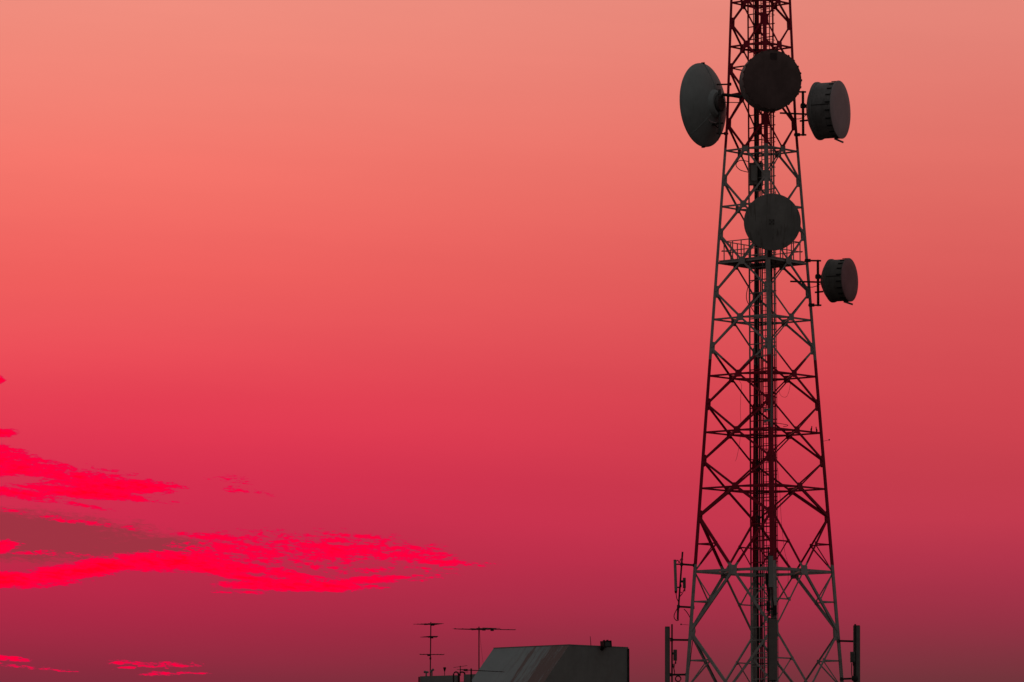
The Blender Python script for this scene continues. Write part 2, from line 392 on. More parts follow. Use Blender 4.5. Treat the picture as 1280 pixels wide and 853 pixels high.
for i in range(4):                                     # faces: 0 front-right, 1 back-right, 2 back-left, 3 front-left
    n = NF[i]
    for j, z in enumerate(ZK):
        p, q = corner(i, z), corner(i + 1, z); mid = (p + q) / 2
        heavy = KROWS[j] == 715 or KROWS[j] > 800
        brace('horizontal_brace', p, q, n, .085 if heavy else .055, -.034, flip=1)
        s = .16 if KROWS[j] > 650 else .125
        quadplate('gusset_plate', mid, n, s, s * .92, .006)
        # tie to the next face's middle
        m2 = (corner(i + 1, z) + corner(i + 2, z)) / 2
        if KROWS[j] < 850:
            e = (m2 - mid).normalized(); mb = MB(); mb.bar(mid + e * .05, m2 - e * .05, .05, .055); mb.build('tie_brace', M['mast'], mast)
    for j, z in enumerate(ZN):
        for s in (0, 1):                               # s = 0: leg i, s = 1: leg i+1
            pn = corner(i + s, z)
            inward = (corner(i + 1 - s, z) - pn).normalized()
            hh = .26 if NROWS[j] > 700 else .18; gw = .12 if NROWS[j] > 700 else .098
            quadplate('leg_gusset', pn + inward * gw, n, gw, hh, -.02, cut=.3)
            for kk in (j, j + 1):
                zk = ZK[kk]; mid = (corner(i, zk) + corner(i + 1, zk)) / 2
                big = abs(ZK[j + 1] - ZK[j]) > 2.2
                up = zk > z
                # which way the member leans as seen from outside the face
                lean = (s == 0) == up
                w = .092 if big else (.042 if (i in (0, 1) and ((s == 0) != up) == (i == 1)) else .066)
                if big and i in (0, 1) and ((s == 0) != up) == (i == 1): w = .055
                a = pn + inward * .05
                brace('diagonal_brace', a, mid, n, w, .003, t=.009, flip=1 if lean else -1)
                if (big and KROWS[kk] >= 715 and abs(z - zk) > 1.3):
                    sub = (a + mid) / 2; lz = corner(i + s, sub.z)
                    brace('secondary_brace', lz, sub, n, .042, -.05)
                    brace('secondary_brace', corner(i + s, zk), sub, n, .042, -.058)
                    quadplate('small_gusset', sub, n, .06, .06, -.012)
    # stiffener between legs beside the upper dishes
    zz = zrow(85.5); brace('horizontal_brace', corner(i, zz), corner(i + 1, zz), n, .045, -.046)

# working platform with guard rail
ZP = ZK[KROWS.index(329.5)]
plat = MB()
rp = 47.0 / 57.5 * radius(ZP)
pc = lambda i, z, k=1.0: AXIS + DIRS[i % 4] * rp * k + V((0, 0, z))
e1 = (pc(1, 0) - pc(0, 0)).normalized(); e2 = (pc(3, 0) - pc(0, 0)).normalized(); side = (pc(1, 0) - pc(0, 0)).length
pf = bpy.data.objects.new('platform', None); col.objects.link(pf); pf.parent = mast; WLOC[pf.name] = WLOC[mast.name]
o0 = pc(0, ZP + .06) - (e1 + e2) * .12
full = side + .24
plank_me = None
for k in range(9):
    if k in (4, 5): spans = ((0, .38), (.78, 1))     # opening where the ladder and cables come through
    else: spans = ((0, 1),)
    for a, b in spans:
        mb = MB(); w = full / 9
        c = o0 + e1 * (w * (k + .5)) + e2 * (full * (a + b) / 2)
        mb.obox(c, e1, e2, V((0, 0, 1)), (w * .47, full * (b - a) / 2, .018)); mb.build('plank', M['mast'], pf)
for k in range(4):
    a, b = pc(k, ZP + .02), pc(k + 1, ZP + .02); mb = MB(); mb.bar(a, b, .045, .05); mb.build('floor_beam', M['mast'], pf)
    for h in (.66, .36):
        mb = MB(); ex = (b - a).normalized() * (.1 if h < .5 else 0)
        mb.tube([a - ex + V((0, 0, h)), b + ex + V((0, 0, h))], .017, 5); mb.build('guard_rail', M['mast'], pf)
    for q in range(5):
        p = a + (b - a) * (q / 5); mb = MB(); mb.bar(p, p + V((0, 0, .67)), .034, .034, V((1, 0, 0))); mb.build('rail_post', M['mast'], pf)

# cable tray running up inside the mast, parallel to the front-left face
tdir = (DIRS[0] - DIRS[3]).normalized()                # from left leg towards front leg
def inner(px, row=530, Y=TY): return V((at(px, row, Y).x, Y, 0))
tray = bpy.data.objects.new('cable_tray', None); col.objects.link(tray); tray.parent = mast; WLOC[tray.name] = WLOC[mast.name]
tl, tr = inner(937.8, Y=TY + .42), inner(969.0, Y=TY - .30)
for p, w in ((tl, .05), (tr, .05)):
    mb = MB(); mb.bar(p + V((0, 0, .3)), p + V((0, 0, ZTOP)), w, w, V((1, 0, 0))); mb.build('tray_rail', M['mast'], tray)
rung = MB(); rung.bar(tl - AXIS, tr - AXIS + (tr - tl).normalized() * .07, .03, .03)
ro = rung.build('tray_rung', M['mast'], None)
zs = []; z = 4.2
while z < ZTOP: zs.append(z); z += .405
for k, z in enumerate(zs):
    o = ro if k == 0 else ro.copy()
    if k: col.objects.link(o)
    o.parent = tray; o.location = (0, 0, z)
# climbing ladder
lad = bpy.data.objects.new('ladder', None); col.objects.link(lad); lad.parent = mast; WLOC[lad.name] = WLOC[mast.name]
ll, lr = inner(954.2, Y=TY + .05), inner(964.8, Y=TY - .2)
for p in (ll, lr):
    mb = MB(); mb.bar(p + V((0, 0, .3)), p + V((0, 0, ZTOP)), .03, .03, V((1, 0, 0))); mb.build('ladder_rail', M['mast'], lad)
mb = MB(); mb.tube([ll - AXIS, lr - AXIS], .011, 5); ro = mb.build('rung', M['mast'], None)
z = 4.2; k = 0
while z < ZTOP:
    o = ro if k == 0 else ro.copy()
    if k: col.objects.link(o)
    o.parent = lad; o.location = (0, 0, z); z += .2; k += 1
# ladder safety hoops on the right
mb = MB(); hc = (ll + lr) / 2 + V((.05, -.1, 0)) - AXIS
mb.tube([hc + V((math.cos(a) * .24, math.sin(a) * .24, 0)) for a in [R(x) for x in range(-150, 151, 25)]], .008, 4)
ro = mb.build('safety_hoop', M['mast'], None); k = 0; z = 4.9
while z < ZTOP:
    o = ro if k == 0 else ro.copy()
    if k: col.objects.link(o)
    o.parent = lad; o.location = (0, 0, z); z += .81; k += 1
# feeder cables
for px, dy, r, top in ((944.9, .33, .016, -80), (946.6, .30, .026, -80), (949.2, .28, .028, 60), (951.6, .24, .022, 200), (953.4, .22, .014, 200),
                       (957.5, .1, .012, -80), (966.3, -.2, .02, 130), (971.0, -.25, .011, 240)):
    p = inner(px, Y=TY + dy); mb = MB()
    mb.tube([p + V((.008 * math.sin(q * 1.7 + px), .01 * math.cos(q * 2.1), 1 + (zrow(top) - 1) * q / 14)) for q in range(15)], r, 6)
    mb.build('feeder_cable', M['cable'], tray)
p = inner(964.2, Y=TY - 1.55); mb = MB(); mb.tube([V((p.x, corner(0, zrow(r)).y + .12, zrow(r))) for r in (850, 780, 700, 600, 520, 430)], .018, 6)
mb.build('conduit', M['greycable'], tray)

# ------------------------------------------------------------------ dishes
def basis(center, d):
    d = d.normalized(); x = V((0, 0, 1)).cross(d).normalized(); y = d.cross(x)
    return Matrix(((x.x, y.x, d.x, center.x), (x.y, y.y, d.y, center.y), (x.z, y.z, d.z, center.z), (0, 0, 0, 1)))
GD = 'microwave dishes on the tower'

def drum(label, back, d, Rr, Ln, mats, pole_px, pole_rows, arm_to, hub_row, strut, nl=22):
    t = thing('drum_dish', label, 'dish antenna', back, GD)
    Mx = basis(back, d)                                   # local z points out of the drum
    sm, rm = mats
    mb = MB(); mb.lathe([(Rr * .955, .10), (Rr * .985, .085), (Rr * 1.0, .05), (Rr * 1.0, .0), (Rr * .965, -.02), (Rr * .75, -.13), (Rr * .4, -.26), (.12, -.31), (.0, -.31)], Mx); mb.build('reflector', M[sm], t)
    mb = MB(); mb.lathe([(Rr * .955, .09), (Rr * .955, Ln - .05), (Rr * .985, Ln - .04), (Rr * .995, Ln - .02), (Rr * .995, Ln - .004)], Mx); mb.build('shroud', M[sm], t)
    mb = MB(); mb.lathe([(Rr * .997, Ln - .008), (Rr * .997, Ln + .006), (Rr * .97, Ln + .018), (Rr * .6, Ln + .028), (Rr * .25, Ln + .033), (0, Ln + .035)], Mx); mb.build('radome', M[rm], t)
    lm = MB(); lm.box((0, 0, 0), (.012, .016, .085)); me = None
    for k in range(nl):
        a = 2 * math.pi * (k + .5) / nl
        Lm = Mx @ Matrix.Rotation(a, 4, 'Z') @ Matrix.Translation((Rr * .98, 0, Ln - .11))
        if me is None:
            o = lm.build('latch', M['cable'], None); me = o.data
        else: o = bpy.data.objects.new('latch', me); col.objects.link(o)
        o.parent = t; o.matrix_local = Matrix.Translation(-V(back)) @ Lm
    # seam along the shroud and drain bar
    side_ang = math.pi / 2 * 0 + (math.pi if (Mx @ V((1, 0, 0)) - back).y > 0 else 0)
    mb = MB(); mb.box((Rr * .957 * math.cos(side_ang), .06, Ln / 2), (.006, .012, Ln / 2 - .07), Mx); mb.build('seam', M['dark'], t)
    mb = MB(); a0 = Mx @ V((0, -Rr * .985, Ln - .2)); b0 = Mx @ V((.02, -Rr * 1.13, Ln + .08))
    mb.bar(a0, b0, .075, .06); mb.build('drain_bar', M[sm], t)
    # mounting
    Yp = back.y - .02
    pt, pb = at(pole_px, pole_rows[0], Yp), at(pole_px, pole_rows[1], Yp); pb.x = pt.x
    mb = MB(); mb.tube([pt, pb], .042, 10); mb.build('mount_pipe', M['dark'], t)
    for (r, k), z in zip(arm_to, (pt.z - .03, pb.z + .03)):
        q = corner(1, z); mb = MB(); mb.bar(q + V((-.12, -.03, 0)), V((pt.x + .1, Yp, z)), .05, .05); mb.box(q + V((-.02, -.05, 0)), (.09, .03, .05)); mb.build('bracket_arm', M['dark'], t)
    hz = at(pole_px, hub_row, Yp).z
    hub = Mx @ V((0, 0, -.28))
    mb = MB(); mb.bar(V((pt.x - .06, Yp, hz)), V((hub.x + .05, hub.y, hz)), .12, .1); mb.box(V((pt.x, Yp, hz)), (.07, .07, .07)); mb.build('clamp', M['dark'], t)
    lo = at(pole_px, hub_row + (pole_rows[1] - pole_rows[0]) * .34, Yp).z
    mb = MB(); mb.bar(V((pt.x - .1, Yp, lo)), V((pt.x + .16, Yp + .03, lo + .03)), .06, .05); mb.build('clamp', M['dark'], t)
    s0, s1 = at(*strut[0], TY - .3), at(*strut[1], back.y - .1)
    mb = MB(); mb.bar(s0, s1, .05, .05); mb.build('side_strut', M['dark'], t)
    c0 = at(strut[0][0] + 6, strut[0][1] - 4, TY); pts = [c0 + (s1 - c0) * (q / 8) + V((0, 0, -.22 * math.sin(math.pi * q / 8))) for q in range(9)]
    mb = MB(); mb.tube(pts, .012, 5); mb.build('cable', M['cable'], t)
    return t

d1 = V((math.sin(R(66)), -math.cos(R(66)), 0))
drum('upper grey drum dish with pale face right of the tower', at(1022.5, 139.2, 150.1), d1, .925, .75, ('shroud', 'radome_pale'), 1003.6, (114, 170), ((115, 0), (170, 0)), 132.5, ((975, 141.5), (1009, 143)))
d2 = V((math.sin(R(64)), -math.cos(R(64)), 0))
drum('small lower drum dish with dark brown face right of the tower', at(1039.3, 351.3, 150.15), d2, .69, .62, ('shroud_dark', 'radome_maroon'), 1022.3, (325, 383), ((325, 0), (383, 0)), 346, ((988, 352), (1029, 353)), 20)

# big dish seen from behind, left of the mast
dl = V((-math.sin(R(55.5)), math.cos(R(55.5)), 0))
rc = at(878.6, 131.6, 150.25)
Mx = basis(rc, dl); Rl = 1.335
t = thing('open_dish', 'large pale dish seen from behind left of the tower', 'dish antenna', rc, GD)
prof = [(Rl * .99, .035), (Rl * 1.0, .02), (Rl * 1.0, -.025), (Rl * .985, -.035)] + [(Rl * q, -.5 * (1 - q * q) - .03) for q in (.975, .92, .85, .75, .65, .55, .45, .35, .25)]
mb = MB(); mb.lathe(prof + [(Rl * .12, -.525), (0, -.53)], Mx, 64); mb.build('reflector', M['dish'], t)
mb = MB(); mb.lathe([(Rl * .985, .03)] + [(Rl * q, -.5 * (1 - q * q) + .0) for q in (.97, .9, .8, .65, .5, .3, .1)] + [(0, -.5)], Mx, 64); mb.build('dish_face', M['dish'], t)
mb = MB(); mb.lathe([(.50, -.405), (.46, -.47), (.40, -.56), (.37, -.60), (.30, -.60), (.28, -.585), (0, -.585)], Mx, 40); mb.build('hub_ring', M['dish'], t)
mb = MB(); mb.lathe([(.26, -.58), (.26, -.66), (.22, -.69), (0, -.69)], Mx, 32); mb.build('hub', M['steel'], t)
for ang in (90, 232, -52):                                 # stiffening ribs from hub to rim
    a = R(ang); mb = MB(); pts = [Mx @ V((math.cos(a) * Rl * q, math.sin(a) * Rl * q, -.5 * (1 - q * q) - .035)) for q in (.3, .5, .7, .85, .98)]
    mb.tube(pts, .016, 5); mb.build('rib', M['dish'], t)
for ang in (90, -90):
    a = R(ang); mb = MB(); mb.box((math.cos(a) * Rl, math.sin(a) * Rl, -.01), (.035, .03, .05), Mx); mb.build('rim_clip', M['dark'], t)
Yp = rc.y - .35
pt, pb = at(899.5, 112, Yp), at(899.5, 168, Yp); pb.x = pt.x
mb = MB(); mb.tube([pt, pb], .045, 10); mb.build('mount_pipe', M['steel'], t)
mb = MB(); mb.bar(at(896, 106, Yp), at(914, 105.5, Yp + .2), .05, .045); mb.box(at(912, 105.5, Yp + .2), (.05, .05, .045)); mb.build('bracket_arm', M['dark'], t)
mb = MB(); mb.bar(at(896, 167, Yp), at(910, 167.3, Yp + .2), .05, .045); mb.box(at(907.5, 167.2, Yp + .2), (.06, .05, .045)); mb.build('bracket_arm', M['dark'], t)
mb = MB(); mb.tube([Mx @ V((0, .12, -.62)), at(904, 118.5, Yp), at(928, 121, TY - .5)], .052, 10); mb.build('support_tube', M['dark'], t)
mb = MB(); mb.bar(at(909, 119.5, Yp), at(926, 116.5, TY - .4), .06, .05); mb.build('support_strut', M['mast'], t)
mb = MB(); mb.bar(at(893, 155, Yp + .05), at(904, 154, Yp), .06, .05); mb.bar(at(884, 158.5, rc.y - .27), at(893, 155, Yp + .05), .05, .05); mb.build('clamp', M['dark'], t)
mb = MB(); mb.bar(at(900, 128, Yp), at(928, 128.5, TY - .4), .025, .025); mb.build('side_strut', M['dark'], t)
mb = MB(); p0 = Mx @ V((.1, .05, -.69)); pts = [at(892 + 7 * math.sin(q * .9), 124 + q * 4.5, Yp - .02 + .02 * q) for q in range(9)]; mb.tube([p0] + pts, .016, 6); mb.build('cable', M['cable'], t)
mb = MB(); mb.tube([at(881.5, 136, rc.y - .50), at(882.3, 142, rc.y - .49), at(884.5, 148, rc.y - .48), at(888.5, 152.5, rc.y - .46), at(895, 154, Yp)], .022, 6); mb.build('cable', M['radome_pale'], t)

# round dish on the front leg, upper
fc = at(965.6, 99.6, 147.35); df = V((math.sin(R(9)), -math.cos(R(9)), -.0))
Mx = basis(fc, df); Rf = .92
t = thing('front_dish', 'big brown round dish face with bolted rim high on the tower', 'dish antenna', fc, GD)
mb = MB(); mb.lathe([(Rf * .985, -.05), (Rf * .985, -.62), (Rf * 1.0, -.63), (Rf * 1.0, -.68), (Rf * .96, -.70), (Rf * .6, -.86), (.2, -.96), (0, -.96)], Mx, 56); mb.build('shroud', M['shroud'], t)
mb = MB(); mb.lathe([(Rf * 1.0, -.06), (Rf * 1.005, -.01), (Rf * .99, .0), (Rf * .6, .014), (0, .022)], Mx, 56); mb.build('radome', M['radome_brown'], t)
bm_ = MB(); bm_.box((0, 0, 0), (.014, .03, .05)); me = None
for k in range(26):
    a = 2 * math.pi * k / 26; Lm = Mx @ Matrix.Rotation(a, 4, 'Z') @ Matrix.Translation((Rf * 1.01, 0, -.04))
    if me is None: o = bm_.build('bolt', M['radome_brown'], None); me = o.data
    else: o = bpy.data.objects.new('bolt', me); col.objects.link(o)
    o.parent = t; o.matrix_local = Matrix.Translation(-fc) @ Lm
mb = MB(); mb.box((.04, Rf * .8, .014), (.1, .1, .01), Mx); mb.build('label_plate', M['patch'], t)
zc_ = fc.z
for z in (zc_ + .55, zc_ - .5):
    p = corner(0, z); mb = MB(); mb.bar(p + V((0, -.02, 0)), V((fc.x - .05, fc.y + .66, z)), .07, .06); mb.build('bracket_arm', M['dark'], t)
mb = MB(); mb.tube([V((fc.x - .06, fc.y + 1.02, zc_ - .8)), V((fc.x - .06, fc.y + 1.02, zc_ + .8))], .045, 10); mb.build('mount_pipe', M['dark'], t)

# round dish on the front leg, lower
fc = at(965.5, 277.8, 147.35); df = V((math.sin(R(1.5)), -math.cos(R(1.5)), -.10))
Mx = basis(fc, df); Rf = .885
t = thing('front_dish', 'smooth dark grey round dish just above the railed platform', 'dish antenna', fc, GD)
mb = MB(); mb.lathe([(Rf * .99, -.03), (Rf * .995, -.10), (Rf * .95, -.13), (Rf * .7, -.27), (Rf * .4, -.37), (.16, -.40), (0, -.40)], Mx, 56); mb.build('reflector', M['shroud_dark'], t)
mb = MB(); mb.lathe([(Rf * .997, -.035), (Rf * 1.0, -.01), (Rf * .985, .004), (Rf * .8, .03), (Rf * .5, .065), (Rf * .2, .09), (0, .096)], Mx, 56); mb.build('radome', M['radome_grey'], t)
mb = MB(); mb.box((-.03, 0, .096), (.085, .085, .008), Mx); mb.build('centre_plate', M['shroud_dark'], t)
for bx_, by_ in ((-.085, .055), (.03, .055), (-.085, -.055), (.03, -.055), (-.03, 0)):
    mb = MB(); mb.box((bx_, by_, .106), (.017, .017, .006), Mx); mb.build('bolt', M['patch'], t)
zc_ = fc.z
mb = MB(); mb.tube([V((fc.x - .06, fc.y + .72, zc_ - 1.0)), V((fc.x - .06, fc.y + .72, zc_ + .8))], .06, 10); mb.build('mount_pipe', M['dark'], t)
mb = MB(); mb.box((fc.x - .06, fc.y + .5, zc_), (.14, .2, .14)); mb.build('hub', M['dark'], t)
for z in (zc_ + .5, zc_ - .88):
    p = corner(0, z); mb = MB(); mb.bar(p + V((0, -.02, 0)), V((fc.x - .05, fc.y + .7, z)), .09, .08); mb.build('bracket_arm', M['dark'], t)

# ------------------------------------------------------------------ panel antennas on poles
GP = 'panel antennas on the tower'
def panel(label, x0, x1, r0, r1, Y, depth, mat, pole=None, arms=(), taper=0, leg=None, lean=0.0):
    a = at((x0 + x1) / 2, r1, Y)
    t = thing('panel_antenna', label, 'panel antenna', a, GP)
    b = at((x0 + x1) / 2 + lean, r0, Y); hw = (x1 - x0) / 2 * Y / FPX
    u = (b - a).normalized(); sx_ = V((1, 0, 0)); sy_ = u.cross(sx_).normalized()
    mb = MB(); Ln = (b - a).length
    poly = []
    for q in range(9):                                      # rounded front, flat back
        ang = math.pi * q / 8; poly.append((math.cos(ang) * hw, -depth * .45 - math.sin(ang) * depth * .3))
    poly += [(-hw * .92, depth * .45), (hw * .92, depth * .45)]
    P = [c + sx_ * x + sy_ * y for c in (a, b) for x, y in poly]; k = len(poly)
    mb.add(P, [(i, (i + 1) % k, (i + 1) % k + k, i + k) for i in range(k)] + [tuple(range(k))[::-1], tuple(range(k, 2 * k))]); mb.build('radome', M[mat], t)
    for c, s in ((a, -1), (b, 1)):
        mb = MB(); mb.obox(c + u * (.012 * s), sx_, sy_, u, (hw * .9, depth * .42, .014)); mb.build('end_cap', M['dark'], t)
    for f in (-.5, .0, .5):
        mb = MB(); c = a + sx_ * (hw * f); mb.tube([c, c - u * .07], .014, 6); mb.build('connector', M['dark'], t)
    if pole:
        (px0, pr0), (px1, pr1), rr, Yp = pole
        p0, p1 = at(px0, pr0, Yp), at(px1, pr1, Yp)
        mb = MB(); mb.tube([p0, p1], rr, 8); mb.build('mount_pole', M['dark'], t)
        for f in (.12, .88):
            c = a + (b - a) * f; pp = p1 + (p0 - p1) * max(0, min(1, (c.z - p1.z) / (p0.z - p1.z)))
            mb = MB(); mb.bar(c, V((pp.x, pp.y, c.z)), .05, .04); mb.build('tilt_bracket', M['dark'], t)
    for (ax0, ar0, ax1, ar1) in arms:
        mb = MB(); p, q = at(ax0, ar0, Y), at(ax1, ar1, Y + .02); mb.bar(p, q, .06, .06); mb.box(q, (.05, .06, .05)); mb.box(p, (.045, .06, .05)); mb.build('mount_arm', M['dark'], t)
    return t
def wires(t, lists, r=.012, name='cable', mat='cable'):
    for Y, pts in lists:
        P = [at(x, y, Y) for x, y in pts]; Q = []
        for i in range(len(P) - 1):                         # Catmull-Rom
            p0, p1, p2, p3 = P[max(i - 1, 0)], P[i], P[i + 1], P[min(i + 2, len(P) - 1)]
            for k in range(5):
                s = k / 5; Q.append(.5 * ((2 * p1) + (p2 - p0) * s + (2 * p0 - 5 * p1 + 4 * p2 - p3) * s * s + (3 * p1 - p0 - 3 * p2 + p3) * s ** 3))
        Q.append(P[-1]); mb = MB(); mb.tube(Q, r, 5); o = mb.build(name, M[mat], t)
    return o
def radio(label, x0, x1, r0, r1, Y, depth=.16, clampx=None, mat='panel_dark', grp='radio units beside the panel antennas'):
    a = at((x0 + x1) / 2, r1, Y); b = at((x0 + x1) / 2, r0, Y); hw = (x1 - x0) / 2 * Y / FPX
    t = thing('radio_unit', label, 'radio unit', a, grp)
    mb = MB(); mb.box((a + b) / 2, (hw, depth / 2, (b.z - a.z) / 2)); mb.build('housing', M[mat], t)
    for q in range(4):
        mb = MB(); mb.box(V((a.x - hw * .75 + hw * .5 * q, a.y - depth / 2 - .012, (a.z + b.z) / 2)), (hw * .1, .014, (b.z - a.z) * .42)); mb.build('cooling_fin', M[mat], t)
    mb = MB(); mb.tube([a + V((hw * .3, 0, 0)), a + V((hw * .3, 0, -.1))], .02, 6); mb.build('connector', M['dark'], t)
    if clampx is not None:
        z = (a.z * .35 + b.z * .65); c = at(clampx, (r0 + r1) / 2, Y); mb = MB(); mb.bar(V((c.x, a.y, z)), V((a.x, a.y, z)), .06, .07); mb.build('clamp', M['dark'], t)
    return t
Yl = 149.85
t = panel('thin leaning panel antenna high on a bare pole left of the tower', 843.0, 846.6, 701, 739, Yl, .16, 'panel', ((853.2, 690), (847.0, 774), .028, Yl), ((852, 705.5, 868, 706.8), (848, 758.5, 866, 759.5)), lean=-1.2)
wires(t, [(Yl, [(845, 741), (846, 748), (848.5, 753)]), (Yl, [(850, 728), (851.5, 733), (849, 739), (852.5, 741)]), (Yl, [(855, 737), (853, 742), (849, 747)]),
          (Yl, [(847, 760), (843, 768), (843, 773), (846, 776), (848.5, 775)]), (Yl, [(845, 702), (847.5, 700.5), (849, 704), (851, 699), (854, 699.5)]),
          (Yl, [(855, 761.5), (859, 766), (864, 775), (868, 784), (869, 790), (867, 797)])], .014)
mb = MB(); mb.bar(at(847.5, 760, Yl), at(847.2, 775, Yl), .06, .06); mb.build('connector', M['dark'], t)
radio('small radio box on the pole of the thin leaning panel antenna', 853.6, 857.2, 722.5, 735.5, Yl, .14, 850.5)
t = panel('long dark panel antenna at the lower left of the tower', 831, 837.3, 784.5, 900, Yl, .14, 'panel_dark', ((840, 780.5), (840, 905), .026, Yl), ((839.5, 800, 862, 800.3), (838, 843.7, 858.5, 843.5)))
wires(t, [(Yl, [(844, 828), (842.5, 836), (843.5, 843)]), (Yl, [(840.5, 832), (843, 838), (843, 843)]), (Yl, [(866.5, 798), (864.5, 812), (862.5, 830), (860, 850), (858, 900)])], .012)
tor = MB(); c = at(847.7, 848.7, Yl - .05); tor.tube([c + V((math.cos(a) * .085, 0, math.sin(a) * .085)) for a in [2 * math.pi * k / 16 for k in range(17)]], .02, 6); tor.build('cable_coil', M['cable'], t)
mb = MB(); mb.box(at(840.8, 832, Yl), (.035, .05, .05)); mb.build('clamp', M['dark'], t)
radio('slim radio box beside the long dark panel antenna at lower left', 841.7, 846.2, 812.3, 826, Yl, .14, 839)
Yr = 150.15
t = panel('long dark panel antenna at the lower right of the tower', 1066.3, 1075, 783, 900, Yr, .16, 'panel_dark', ((1069, 780.3), (1069, 905), .03, Yr - .12), ((1047.5, 801.3, 1069.5, 802), (1051.5, 849, 1069, 848.3)))
wires(t, [(Yr - .14, [(1064.7, 829), (1064.5, 840), (1065.5, 848)]), (Yr - .14, [(1069, 828), (1068.5, 838), (1067, 846)])], .014)
mb = MB(); mb.lathe([(.0, -.09), (.09, -.07), (.11, .0), (.09, .07), (0, .09)], Matrix.Translation(at(1068.5, 848.3, Yr - .1)), 12); mb.build('pivot_clamp', M['dark'], t)
radio('stubby radio box beside the long dark panel antenna at lower right', 1062.8, 1068.6, 815, 828.2, Yr - .14, .16, 1068)
Yf = corner(0, zrow(710)).y - .3
t = panel('pale grey panel antenna clamped to the front tower leg', 960.7, 966.4, 695.5, 734.3, Yf, .12, 'panel', ((960.4, 683.5), (960.8, 770), .026, Yf + .2))
wires(t, [(Yf, [(962, 736), (962.5, 745), (961, 756), (962, 770)]), (Yf, [(965, 736), (965.5, 748), (967, 758), (966, 772)]), (Yf + .1, [(958, 716), (957.5, 728), (960, 738), (961, 760)])], .022)
radio('dark radio box behind the pale panel on the front tower leg', 956.6, 960.4, 717, 730, Yf + .25, .16, 961, 'dark')
radio('dark radio box between the two panels on the front tower leg', 958, 962.6, 752, 764, Yf + .05, .16, 961, 'dark')
radio('dark radio box hanging above the wide brown panel antenna', 966, 970.6, 757, 769.5, Yf + .05, .14, 962, 'dark')
t = panel('wide brown panel antenna low on the front tower leg', 960.8, 971.4, 774, 850.5, corner(0, zrow(810)).y - .3, .15, 'panel_dark', ((961, 772), (961, 880), .03, corner(0, zrow(810)).y - .08))
# omni whip antenna clamped to the front leg
Yw = corner(0, zrow(490)).y - .25
t = thing('whip_antenna', 'slender grey whip antenna clamped upright to the front tower leg', 'whip antenna', at(963.8, 534, Yw))
mb = MB(); mb.tube([at(964.6, 508, Yw), at(964.6, 424, Yw)], .024, 8, .018); mb.build('rod', M['greycable'], t)
mb = MB(); mb.tube([at(964.4, 534, Yw), at(964.5, 507, Yw)], .036, 10); mb.build('base_sleeve', M['greycable'], t)
for r in (512, 525.8):
    mb = MB(); mb.bar(at(955.8, r + .6, Yw + .1), at(965.8, r - .4, Yw), .07, .06); mb.box(at(956.2, r + .6, Yw + .1), (.03, .05, .05)); mb.build('clamp', M['greycable'], t)

# grey equipment case inside the mast with its loop of cable
Ye = TY + .15
t = thing('equipment_case', 'grey equipment case inside the tower above the lower round dish', 'equipment case', at(941.5, 232, Ye))
a, b = at(941.4, 231.5, Ye), at(941.4, 204.5, Ye)
mb = MB(); mb.box((a + b) / 2, (.135, .15, (b.z - a.z) / 2)); mb.build('housing', M['panel_dark'], t)
mb = MB(); mb.box((a + b) / 2 + V((.02, -.165, .02)), (.09, .014, (b.z - a.z) * .36)); mb.build('door', M['panel'], t)
mb = MB(); mb.tube([b + V((.02, 0, 0)), b + V((.06, 0, .12)), b + V((.16, 0, .14))], .03, 6); mb.build('cable_gland', M['dark'], t)
wires(t, [(Ye - .2, [(936, 202.5), (930, 201), (924.5, 201), (920.7, 204), (920.5, 208), (925, 212.5), (931, 214.5), (936, 215.5)])], .014)
mb = MB(); mb.box(at(951, 218, Ye + .1), (.07, .1, .36)); mb.build('side_housing', M['dark'], t)

# loose wires hanging in the mast
def loose(label, Y, pts, r=.008, mat='cable'):
    o = wires(None, [(Y, pts)], r, 'loose_cable', mat); tag(o, label, 'cable', 'loose cables on the tower')
loose('thin loose wire dangling down inside the left side of the tower', TY - .4, [(924, 476), (927, 482), (926, 495), (925.5, 515), (926, 530), (925, 550), (923.5, 560), (921, 572), (919, 577)], .005)
loose('loose wire looped below the right gusset in the red band', TY + .5, [(974, 487), (975, 493), (979, 496.5), (983, 496), (986, 490), (988, 480)], .005)
loose('loose cable bowing out left of the tray below the platform', TY, [(944, 350), (937, 355), (934, 363), (933, 372), (935, 379), (940, 386), (944, 393)], .013)
loose('thin wire hanging straight down right of the ladder', TY + .2, [(972, 585), (974.5, 610), (976, 640), (977.5, 660), (981, 690), (985, 706), (985, 730)], .005)
loose('thin wire hooped out beside the whip antenna', TY - .6, [(964, 529.5), (972, 529.3), (980, 530.5), (985, 531.8), (983, 533), (979, 533.5)], .01)

